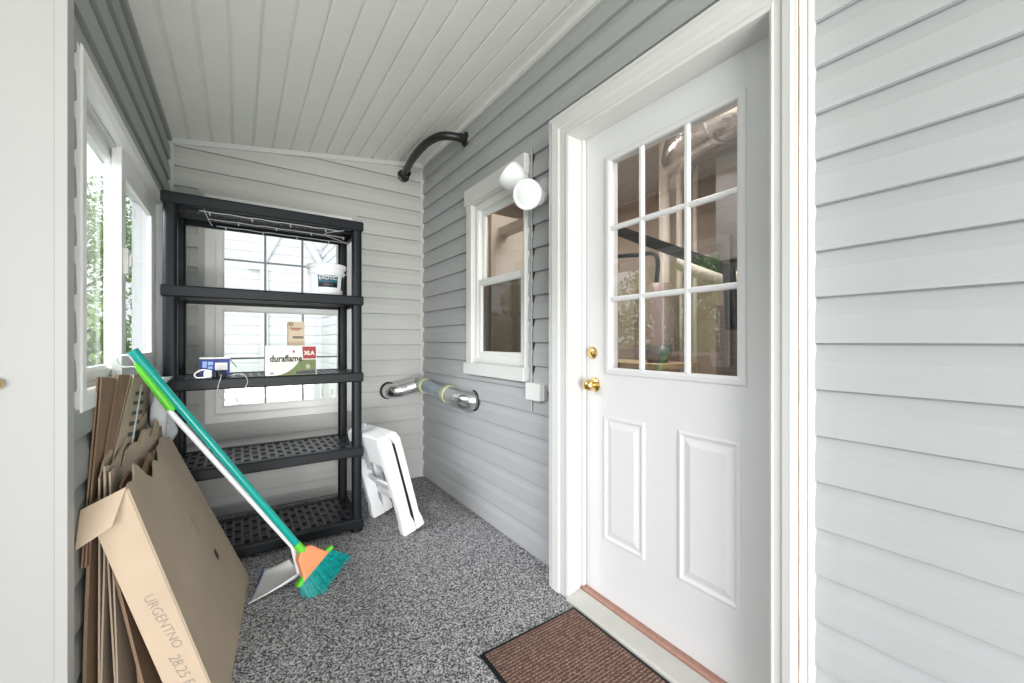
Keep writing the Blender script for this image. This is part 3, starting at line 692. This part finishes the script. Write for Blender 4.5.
r = empty('black_plug', 'pair of black plugs with thin grey cord looping over the third shelf edge', 'plug', (-.07, 2.545, .955))
mb = MB(); mb.box(-.106, -.088, 2.525, 2.556, .955, .988); mb.build('plug_body', M['black'], r, bevel=.004)
mb = MB(); mb.box(-.086, -.052, 2.510, 2.552, .955, .990); mb.lathe([(.012, 0), (.014, .012), (0, .013)], (-.072, 2.510, .973), (0, -1, 0), 16); mb.build('plug_body', M['black'], r, bevel=.004)
mb = MB(); mb.tube(catmull([(-.070, 2.50, .972), (-.072, 2.484, .955), (-.082, 2.480, .915), (-.082, 2.481, .872), (-.05, 2.482, .845), (-.02, 2.482, .845), (.015, 2.481, .880), (.040, 2.481, .925), (.034, 2.484, .957), (.015, 2.50, .972), (-.02, 2.53, .968), (-.05, 2.54, .96)], 6), .0016, 6); mb.build('cord', M['greyplastic'], r, smooth=True)

# ------------------------------------------------------------------ broom and dustpan
r = empty('broom', 'teal-handled broom with orange cap and teal bristles leaning to the left window', 'broom', (.32, 2.03, 0))
A = V((-.322, 2.02, 1.103)); B = V((.232, 2.035, .205))
dr = (B-A).normalized()
mb = MB(); mb.tube([A, A+dr*.003, A+dr*.10, A+dr*.16, B], [.012, .0165, .0165, .0150, .0150], 20); mb.build('handle', M['teal'], r, smooth=True)
mb = MB(); mb.tube([A-dr*.004, A+dr*.10], .0180, 20); mb.build('grip', M['teal'], r, smooth=True)
mb = MB(); mb.tube([B-dr*.03, B+dr*.02], [.0165, .019], 16); mb.build('ferrule', M['green'], r, smooth=True)
C1 = B+dr*.01
side = V((.82, .42, .39)).normalized(); side = (side-dr*side.dot(dr)).normalized(); nrm = dr.cross(side).normalized()
capy = [(-.018, 0), (-.040, .020), (-.050, .050), (-.062, .085), (-.080, .112), (.080, .112), (.064, .085), (.050, .048), (.040, .018), (.018, 0)]
mb = MB(); mb.prism(capy, C1-nrm*.018, side, dr, nrm*.036); mb.build('cap', M['orange'], r, bevel=.008)
for sg in (-1, 1):
    mb = MB(); mb.prism([(sg*.052, .088), (sg*.102, .100), (sg*.100, .114), (sg*.06, .116)], C1-nrm*.014, side, dr, nrm*.028); mb.build('cap_wing', M['green'], r, bevel=.003)
mb = MB(); random.seed(3)
for i in range(720):
    t = random.uniform(-1, 1); q = random.uniform(-1, 1)
    p0 = C1+side*(t*.084)+nrm*(q*.014)+dr*.108
    L_ = .098+.01*random.random()
    p1 = p0+dr*L_+side*(t*.045+random.uniform(-.006, .006))+nrm*(q*.022+random.uniform(-.006, .006))
    if p1.z < .002:
        k_ = (p0.z-.002)/(p0.z-p1.z); p1 = p0+(p1-p0)*k_+V((random.uniform(0, .02), random.uniform(-.012, .004), 0))
    md = (p0+p1)/2+nrm*random.uniform(-.004, .004)
    mb.tube([p0, md, p1], [.0020, .0019, .0014], 4, cap=False)
bo = mb.build('bristles', M['tealbristle'], r); bo['kind'] = 'stuff'

r = empty('dustpan', 'white upright dustpan with lime grip lying behind the broom head', 'dustpan', (.15, 2.15, 0))
A2 = V((-.272, 2.012, .985)); B2 = V((.232, 2.075, .075)); d2_ = (B2-A2).normalized()
mb = MB(); mb.tube([A2+d2_*.11, V((-.215, 2.015, .868)), V((.205, 2.074, .205)), B2], .0105, 16); mb.build('handle', M['whiteplastic'], r, smooth=True)
mb = MB(); mb.tube([A2-d2_*.085, A2-d2_*.06, A2, A2+d2_*.05, A2+d2_*.115, A2+d2_*.13], [.006, .011, .012, .014, .0155, .012], 16); mb.build('grip', M['green'], r, smooth=True)
mb = MB(); q0 = A2-d2_*.085; mb.tube(catmull([q0, q0+V((-.02, 0, .03)), q0+V((-.05, .01, .02)), q0+V((-.04, .01, -.01)), q0+V((0, 0, -.012))], 6), .003, 8); mb.build('hanging_loop', M['film'], r, smooth=True)
def pan(s_, t):                                   # s along mouth depth, t across
    y = -.5+t
    L0 = V((.035, 2.045, .006)); L1 = V((.105, 2.315, .006)); K0 = V((.245, 2.085, .012)); K1 = V((.205, 2.225, .012))
    p = (L0.lerp(L1, t)).lerp(K0.lerp(K1, t), s_)
    p.z += .036*s_**2*(1-(2*y)**2*.3)+.040*(abs(2*y)**5)*(.35+.65*s_)
    p.x += .02*(1-(2*y)**2)*s_
    return p
mb = MB(); mb.grid(pan, 12, 16); mb.build('pan', M['whiteplastic'], r, smooth=True, solid=.003)
mb = MB(); mb.tube([pan(0, k/12)+V((-.004, 0, .002)) for k in range(6, 13)], .003, 8); mb.build('blue_edge', M['blueplastic'], r, smooth=True)
mb = MB(); mb.grid(lambda s_, t: pan(1, t)+V((.004-.05*s_*0, 0, 0))+V((.012*s_, 0, -.05*s_*(1-abs(2*t-1)**3*.3))), 3, 12); mb.build('back_wall', M['whiteplastic'], r, smooth=True, solid=.003)

# ------------------------------------------------------------------ cardboard
def sheet(name, m, parent, p00, p10, p11, p01, th=.004, top=None, bulge=0.0, nu=16, nv=12, wob=0.0, seed=1):
    """p00 near-bottom, p10 far-bottom, p11 far-top, p01 near-top; top(s)=fraction of full height kept"""
    p00, p10, p11, p01 = map(V, (p00, p10, p11, p01)); n_ = ((p10-p00).cross(p01-p00)).normalized()
    rnd = random.Random(seed); ph = [rnd.uniform(0, 6.28) for _ in range(4)]
    def fn(s_, t):
        tt = t*(top(s_) if top else 1)
        p = (p00.lerp(p10, s_)).lerp(p01.lerp(p11, s_), tt)
        return p+n_*(bulge*math.sin(math.pi*s_)*math.sin(math.pi*tt)+wob*math.sin(5*s_+ph[0])*math.sin(4*tt+ph[1]))
    mb = MB(); mb.grid(fn, nu, nv); o = mb.build(name, m, parent, solid=th, norm=False); return o, fn, n_
def jag(seed, amp, n=9):
    rnd = random.Random(seed); v = [1-amp*rnd.random() for _ in range(n+1)]
    def f(s_):
        k = min(int(s_*n), n-1); t = s_*n-k; t = t*t*(3-2*t); return v[k]*(1-t)+v[k+1]*t
    return f

r = empty('large_carton', 'large tan flattened carton with torn top leaning toward the left wall', 'box', (-.05, 1.9, 0))
NT, NB = V((-.250, 1.492, .739)), V((-.036, 1.492, .003)); FB_, FT = V((.044, 2.307, .003)), V((-.247, 2.312, .712))
LT, LB = V((-.3165, 1.500, .636)), V((-.128, 1.500, .003))
tf = lambda s_: 1+.010*math.sin(9*s_)+.008*math.sin(41*s_)-(.07*max(0, 1-abs(s_-.34)/.10))-(.025*max(0, 1-abs(s_-.52)/.05))+.035*max(0, 1-abs(s_-.18)/.08)+.04*max(0, 1-abs(s_-.75)/.2)
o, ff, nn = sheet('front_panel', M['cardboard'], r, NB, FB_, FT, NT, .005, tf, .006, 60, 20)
o, fs, ns = sheet('side_panel', M['cardboard_lit'], r, LB, NB, NT, V((-.330, 1.500, .700)), .004, None, -.004, 10, 20)
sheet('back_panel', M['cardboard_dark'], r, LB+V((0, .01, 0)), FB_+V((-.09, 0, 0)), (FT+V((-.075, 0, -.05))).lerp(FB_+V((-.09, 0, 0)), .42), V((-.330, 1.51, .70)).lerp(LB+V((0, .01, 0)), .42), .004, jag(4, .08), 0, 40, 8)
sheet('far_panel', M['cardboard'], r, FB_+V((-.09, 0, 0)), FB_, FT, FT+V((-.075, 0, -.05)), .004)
mb = MB(); mb.grid(lambda s_, t: V(NT+V((0, -.004, .006))).lerp(V((-.338, 1.496, .700)), s_).lerp(V((-.272, 1.455, .655)).lerp(V((-.335, 1.44, .618)), s_), t), 6, 6)
mb.build('torn_flap', M['cardboard_lit'], r, solid=.004, norm=False)
# seam running along the corner edge
mb = MB(); mb.tube([ff(0, k/24)+nn*0+V((.002, -.002, 0)) for k in range(25)], .0035, 6); mb.build('crease', M['cardboard'], r, smooth=True)
# printed marks on the front panel: fn of (s, t)
def mark(name, parent, fn, s0, s1, t0, t1, m, off):
    mb = MB(); mb.grid(lambda a, b: fn(s0+(s1-s0)*a, t0+(t1-t0)*b)+off, 4, 4); mb.build(name, m, parent, norm=False)
off = nn*.0045 if nn.x > 0 else -nn*.0045
mark('printed_symbol', r, ff, .640, .685, .335, .385, M['ink'], off)
for (a, b, c_, d) in ((.560, .578, .560, .600), (.545, .560, .630, .665), (.565, .582, .640, .655), (.600, .615, .600, .615), (.590, .600, .560, .575)):
    mark('printed_symbol', r, ff, a, b, c_, d, M['pencil'], off)
so = ns*.004 if ns.y < 0 else -ns*.004
L_side = (NT-NB).length; 
def side_text(txt, size, t_c, s_c, slant):
    def fn(x, y):
        # text runs down the panel
        t = t_c-x/L_side+0*slant; s_ = s_c+y/.09+slant*x
        return fs(min(max(s_, .02), .98), min(max(t, 0), 1))+so
    return put_text('handwriting', txt, size, M['pencil'], r, fn, -.0004)
side_text('URGENTNO', .034, .475, .56, 1.0)
side_text('28.25 FR', .036, .245, .52, 1.0)

def flat_carton(label, m, c4, top=None, seed=1, wob=.004, parts=2, th=.004, gap=.007, group='flattened cartons stacked against the left wall'):
    r = empty('flattened_carton', label, 'cardboard', c4[0], group)
    n_ = V(((V(c4[1])-V(c4[0])).cross(V(c4[3])-V(c4[0])))).normalized(); n_ = n_ if n_.x > 0 else -n_
    out = None
    for k in range(parts):
        o, fn, nn_ = sheet('panel', m, r, *[V(p)-n_*gap*k for p in c4], th=th, top=top if k == 0 else (jag(seed+k, .05) if top else None), wob=wob, seed=seed+k, nu=24)
        if k == 0: out = (r, fn, n_)
    return out
# tilted long pieces against the window
rC, fC, nC = flat_carton('printed brown carton leaning under the window, green bar print on it', M['cardboard'],
    [(-.310, 1.53, .66), (-.296, 1.92, .60), (-.322, 2.42, .985), (-.322, 2.03, 1.018)], seed=11, wob=.002)
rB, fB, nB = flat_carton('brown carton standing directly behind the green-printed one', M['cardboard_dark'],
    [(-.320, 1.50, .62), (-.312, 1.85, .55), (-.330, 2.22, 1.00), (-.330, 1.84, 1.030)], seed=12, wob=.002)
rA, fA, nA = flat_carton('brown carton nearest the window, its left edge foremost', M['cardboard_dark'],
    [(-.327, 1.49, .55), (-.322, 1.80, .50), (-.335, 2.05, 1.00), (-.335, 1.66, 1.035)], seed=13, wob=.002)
for k in range(6):
    t = .34+.085*k+.02
    mark('green_print', rC, fC, .22+.02*(k % 2), .70-.04*(k % 3), t+.02, t+.052, M['inkgreen'], nC*.0035)
mb = MB(); mb.tube([fC(.42, .30+.6*k/16)+nC*.005 for k in range(17)], .003, 6, ); mb.build('tape_strip', M['film'], rC)
mb = MB(); mb.grid(lambda a, b: fC(.36+.12*a, .22+.05*b)+nC*.0045, 3, 3); mb.build('tape_patch', M['paper'], rC, norm=False)

# torn cartons between
flat_carton('torn grey-brown carton just in front of the printed one', M['cardboard'],
    [(-.300, 1.52, .0), (-.290, 2.10, .0), (-.305, 2.16, .865), (-.312, 1.56, .800)], jag(21, .05), 21, .006)
flat_carton('tan carton with curled torn top behind the large carton', M['cardboard'],
    [(-.275, 1.55, .0), (-.24, 2.20, .0), (-.280, 2.18, .845), (-.296, 1.56, .775)], jag(31, .08, 12), 31, .008)
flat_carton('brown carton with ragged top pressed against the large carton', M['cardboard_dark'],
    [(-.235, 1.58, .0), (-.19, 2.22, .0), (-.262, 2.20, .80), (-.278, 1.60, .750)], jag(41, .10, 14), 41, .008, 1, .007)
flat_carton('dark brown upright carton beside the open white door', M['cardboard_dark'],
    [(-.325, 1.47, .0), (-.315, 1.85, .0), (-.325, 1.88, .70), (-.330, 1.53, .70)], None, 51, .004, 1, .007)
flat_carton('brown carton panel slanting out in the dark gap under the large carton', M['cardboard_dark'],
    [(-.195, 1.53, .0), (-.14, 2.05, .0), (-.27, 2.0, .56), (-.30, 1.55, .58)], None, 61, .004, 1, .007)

# plastic film wrap by the shelf post
mb = MB(); rnd = random.Random(5)
def film(s_, t):
    p = V((-.318, 2.14, .50)).lerp(V((-.300, 2.44, .50)), s_).lerp(V((-.326, 2.16, .985)).lerp(V((-.312, 2.46, .985)), s_), t)
    return p+V((.030*math.sin(9*s_+4*t)*math.sin(5*t+s_*3)+.014*math.sin(23*s_*t+3)+.035, 0, .01*math.sin(11*s_)))
mb.grid(film, 30, 40); tag(mb.build('plastic_wrap', M['film'], smooth=True, solid=.001, norm=False), 'crumpled translucent grey plastic wrap between printed carton and shelf post', 'plastic wrap')

# ------------------------------------------------------------------ folded white step stool
r = empty('folding_step_stool', 'folded white plastic step stool leaning on the right side of the shelves', 'step stool', (.80, 2.5, 0))
# local frame: u along Y (width), w up the lean, t thickness toward +X
F0 = V((.888, 2.30, .004)); UY = V((-.09, .40, 0)); wid = UY.length; U = UY.normalized()
Wv = V((-.155, 0, .61)); hgt = Wv.length; Wd = Wv.normalized(); Td = U.cross(Wd).normalized(); Td = Td if Td.x > 0 else -Td
def loc(u, w_, t): return F0+U*u+Wd*w_+Td*t
def rail(u0, name, t0, t1, flip=1):
    # rounded leg profile seen from the side, extruded along the width
    prof = [(t0, .018), (t0+.004, .0), (t1-.004, .0), (t1+.002, .02), (t1, .06), (t1-.012, .11), (t1-.010, .50), (t1-.012, .585), (t1-.025, .612), ((t0+t1)/2, .622), (t0+.006, .606), (t0-.002, .58), (t0+.004, .11), (t0-.004, .05)]
    mb = MB(); mb.prism(prof, loc(u0, 0, 0), Td, Wd, U*.050); return mb.build(name, M['whiteplastic'], r, bevel=.007, smooth=True)
for u0 in (0, wid-.05):
    rail(u0, 'leg', -.085, -.001); rail(u0, 'leg', .001, .056)
    mb = MB(); mb.prism([(-.086, -.004), (-.003, -.004), (-.003, .012), (-.088, .016)], loc(u0-.002, 0, 0), Td, Wd, U*.054); mb.build('foot_pad', M['rubber'], r, bevel=.003)
    mb = MB(); mb.prism([(.003, -.004), (.057, -.004), (.058, .016), (.003, .012)], loc(u0-.002, 0, 0), Td, Wd, U*.054); mb.build('foot_pad', M['rubber'], r, bevel=.003)
mb = MB(); mb.prism([(-.0015, .03), (.0015, .03), (.0015, .56), (-.0015, .56)], loc(.003, 0, 0), Td, Wd, U*.049); mb.build('fold_shade', M['darkgap'], r)  # dark sliver painted in as the shade between the folded frames
def plank(name, t0, t1, w0, w1, u0=.045, u1=None, m='whiteplastic'):
    u1 = u1 or wid-.045
    mb = MB(); mb.prism([(t0, w0), (t1, w0), (t1, w1), (t0, w1)], loc(u0, 0, 0), Td, Wd, U*(u1-u0)); return mb.build(name, M[m], r, bevel=.008)
plank('top_step', -.075, .045, .43, .612)
plank('front_panel', .014, .050, .30, .43)
mb = MB(); mb.prism([(-.060, .30), (-.045, .31), (.030, .18), (.015, .165)], loc(.045, 0, 0), Td, Wd, U*(wid-.09)); mb.build('lower_step', M['whiteplastic'], r, bevel=.004)
plank('cross_brace', -.02, .02, .165, .205)
mb = MB()
for k in range(3): mb.prism([(-.0535, .35+.0), (-.052, .35), (-.052, .425), (-.0535, .425)], loc(wid-.13+.02*k, 0, 0), Td, Wd, U*.010)
mb.build('grip_slot', M['greyplastic'], r)

# ------------------------------------------------------------------ door mat
r = empty('door_mat', 'brown ribbed door mat with black rubber border before the white door', 'door mat', (.96, .86, 0))
mb = MB(); mb.box(.722, 1.186, .40, 1.262, .0005, .006); mb.build('rubber_border', M['black'], r, bevel=.002)
mb = MB(); mb.grid(lambda s_, t: (.737+.434*s_, .415+.832*t, .009), 2, 2); mb.box(.737, 1.171, .415, 1.247, .004, .0088); mb.build('carpet_top', M['doormat'], r)

# ------------------------------------------------------------------ outside
mb = MB(); mb.box(-40, 30, -30, 45, -.6, -.45); g = mb.build('ground', M['grass']); tag(g, None, None, None, 'structure')
# neighbour's house behind
nb = empty('neighbour_house', 'bright white sided house seen through the back window', 'house', (0, 9, -.45))
nbm = lambda a, z, o: (a, 8.0-o, z)
mb = MB(); siding(mb, nbm, -.9, 1.27, 6.5, z_off=0, sp=.155, out=.02); mb.build('wall', M['neighbour'], nb, norm=False)
mb = MB(); siding(mb, lambda a, z, o: (1.27-o, a, z), 5.6, 8.0, 6.5, sp=.155, out=.02); mb.build('wall', M['neighbour'], nb, norm=False)
mb = MB(); mb.box(1.24, 1.33, 7.95, 8.02, -.4, 6.5); mb.build('corner_post', M['picket'], nb)
mb = MB(); mb.bar((.70, 7.93, 3.24), (.34, 7.93, 2.50), .10, .12, (0, 1, 0)); mb.box(.14, .36, 7.86, 7.96, 2.34, 2.50); mb.box(.30, .42, 7.9, 7.96, -.4, 2.40); mb.build('downspout', M['picket'], nb)
mb = MB(); mb.bar((.98, 7.90, 2.98), (1.26, 7.90, 2.46), .10, .12, (0, 1, 0)); mb.build('rake_board', M['picket'], nb)
mb = MB()
for k in range(9): mb.bar((1.26, 7.9-.1*0, 2.42+.16*k), (1.262-.0, 6.6, 3.30+.16*k), .02, .02)
mb.build('rake_trim', M['greyplastic'], nb)
fn_ = empty('picket_fence', 'white picket fence behind the back window', 'fence', (.5, 5.2, -.45))
for k in range(24):
    x = -.62+k*.105; mb = MB(); mb.prism([(x, -.45), (x+.08, -.45), (x+.08, .64), (x+.04, .69), (x, .64)], (0, 5.2, 0), (1, 0, 0), (0, 0, 1), (0, .02, 0)); mb.build('picket', M['picket'], fn_)
for z in (0, .5):
    mb = MB(); mb.box(-.7, 1.95, 5.22, 5.25, z, z+.07); mb.build('rail', M['picket'], fn_)
# fence along the left side of the garden
fl = empty('board_fence', 'pale board fence across the garden beyond the left window', 'fence', (-7, 6, -.45))
for k in range(46):
    y = -2+k*.32; mb = MB(); mb.box(-7.02, -7.0, y, y+.30, -.45, 1.10); mb.build('board', M['picket'], fl)
for z in (-.1, .8):
    mb = MB(); mb.box(-7.06, -7.02, -2, 12.7, z, z+.09); mb.build('rail', M['picket'], fl)
def tree(label, x, y, h, rad, n, seed):
    rnd = random.Random(seed); r = empty('tree', label, 'tree', (x, y, -.45), 'garden trees beyond the porch')
    mb = MB(); mb.tube([(x, y, -.45), (x+.05, y, h*.4), (x, y+.05, h*.8)], [.09, .07, .03], 10)
    for k in range(6):
        a = rnd.uniform(0, 6.28); z = rnd.uniform(.3, .7)*h; mb.tube([(x, y, z), (x+rad*.6*math.cos(a), y+rad*.6*math.sin(a), z+rad*.5)], [.035, .01], 6)
    mb.build('trunk', M['bark'], r, smooth=True)
    cl = [(x+rnd.uniform(-.6, .6)*rad, y+rnd.uniform(-.6, .6)*rad, h*rnd.uniform(.25, 1.0), rad*rnd.uniform(.35, .6)) for _ in range(14)]
    mb = MB()
    for _ in range(n):
        c = rnd.choice(cl); d = V((rnd.gauss(0, 1), rnd.gauss(0, 1), rnd.gauss(0, 1))).normalized()*c[3]*rnd.uniform(.5, 1)**.4
        p = V(c[:3])+d; a = V((rnd.gauss(0, 1), rnd.gauss(0, 1), rnd.gauss(0, 1))).normalized(); b = a.cross(d).normalized()
        s_ = rnd.uniform(.035, .07); mb.add([p-a*s_, p-b*s_*.5, p+a*s_, p+b*s_*.5], [(0, 1, 2, 3)])
    mb.build('foliage', M['leaf'], r, norm=False)
tree('leafy green tree in front of the board fence', -4.5, 4.6, 2.9, 1.3, 9000, 1)
tree('round green shrub tree nearest the open entry side', -4.7, 2.1, 2.2, .7, 5000, 8)
tree('slender young tree nearer the porch', -3.6, 7.8, 2.6, .9, 4000, 2)
tree('tall green tree at the garden back left', -3.2, 13.5, 4.6, 1.8, 6000, 3)
tree('low bushy tree behind the picket fence', -1.9, 7.4, 1.5, .7, 3500, 4)
tree('broad tree far left of the garden', -5.0, 9.9, 3.6, 1.4, 5000, 5)

# ------------------------------------------------------------------ light
wd = bpy.data.worlds.new('sky'); scn.world = wd; wd.use_nodes = True
bg = wd.node_tree.nodes['Background']; bg.inputs[0].default_value = (.93, .97, 1.0, 1); bg.inputs[1].default_value = 1.5
def area(name, loc_, rot, sx, sy, e, col=(1, 1, 1)):
    l = bpy.data.lights.new(name, 'AREA'); l.shape = 'RECTANGLE'; l.size = sx; l.size_y = sy; l.energy = e; l.color = col
    o = bpy.data.objects.new(name, l); COL.objects.link(o); o.location = loc_; o.rotation_euler = [math.radians(q) for q in rot]; return o
area('porch_fill', (-2.2, -6.0, 1.6), (90, 0, -19), 4.0, 3.0, 380, (1, .99, .97))
area('side_fill', (-1.12, .25, 1.35), (0, -90, 0), 1.9, 1.5, 3, (1, 1, 1))
area('house_wall_fill', (-1.7, 2.1, 2.75), (0, -58, 0), 1.3, 2.6, 330, (.97, .98, 1))  # added lamp outside the left window, brightens the house wall
area('ceiling_fill', (.45, -1.9, .25), (116, 0, 0), 1.8, .6, 66, (1, .99, .97))  # added lamp aimed upward, in place of light bounced to the ceiling
area('utility_fill', (1.9, 1.3, 2.5), (0, 20, 0), .5, .5, 30, (1, .96, .91))  # this and the next two: unseen lights added to brighten the utility room
area('utility_fill', (2.4, 2.8, 2.5), (0, 0, 0), .5, .5, 14, (1, .96, .91))
area('utility_fill', (1.75, -.4, 2.2), (60, 0, -30), .5, .5, 22, (1, .96, .91))

cam = bpy.data.cameras.new('camera'); co = bpy.data.objects.new('camera', cam); COL.objects.link(co)
cam.sensor_width = 36; cam.lens = 36*400/1024; cam.clip_start = .02
co.location = (0, 0, EYE); co.rotation_euler = (math.radians(90), 0, -math.atan(274/400))
scn.camera = co
scn.view_settings.view_transform = 'Standard'; scn.view_settings.look = 'None'; scn.view_settings.exposure = .08
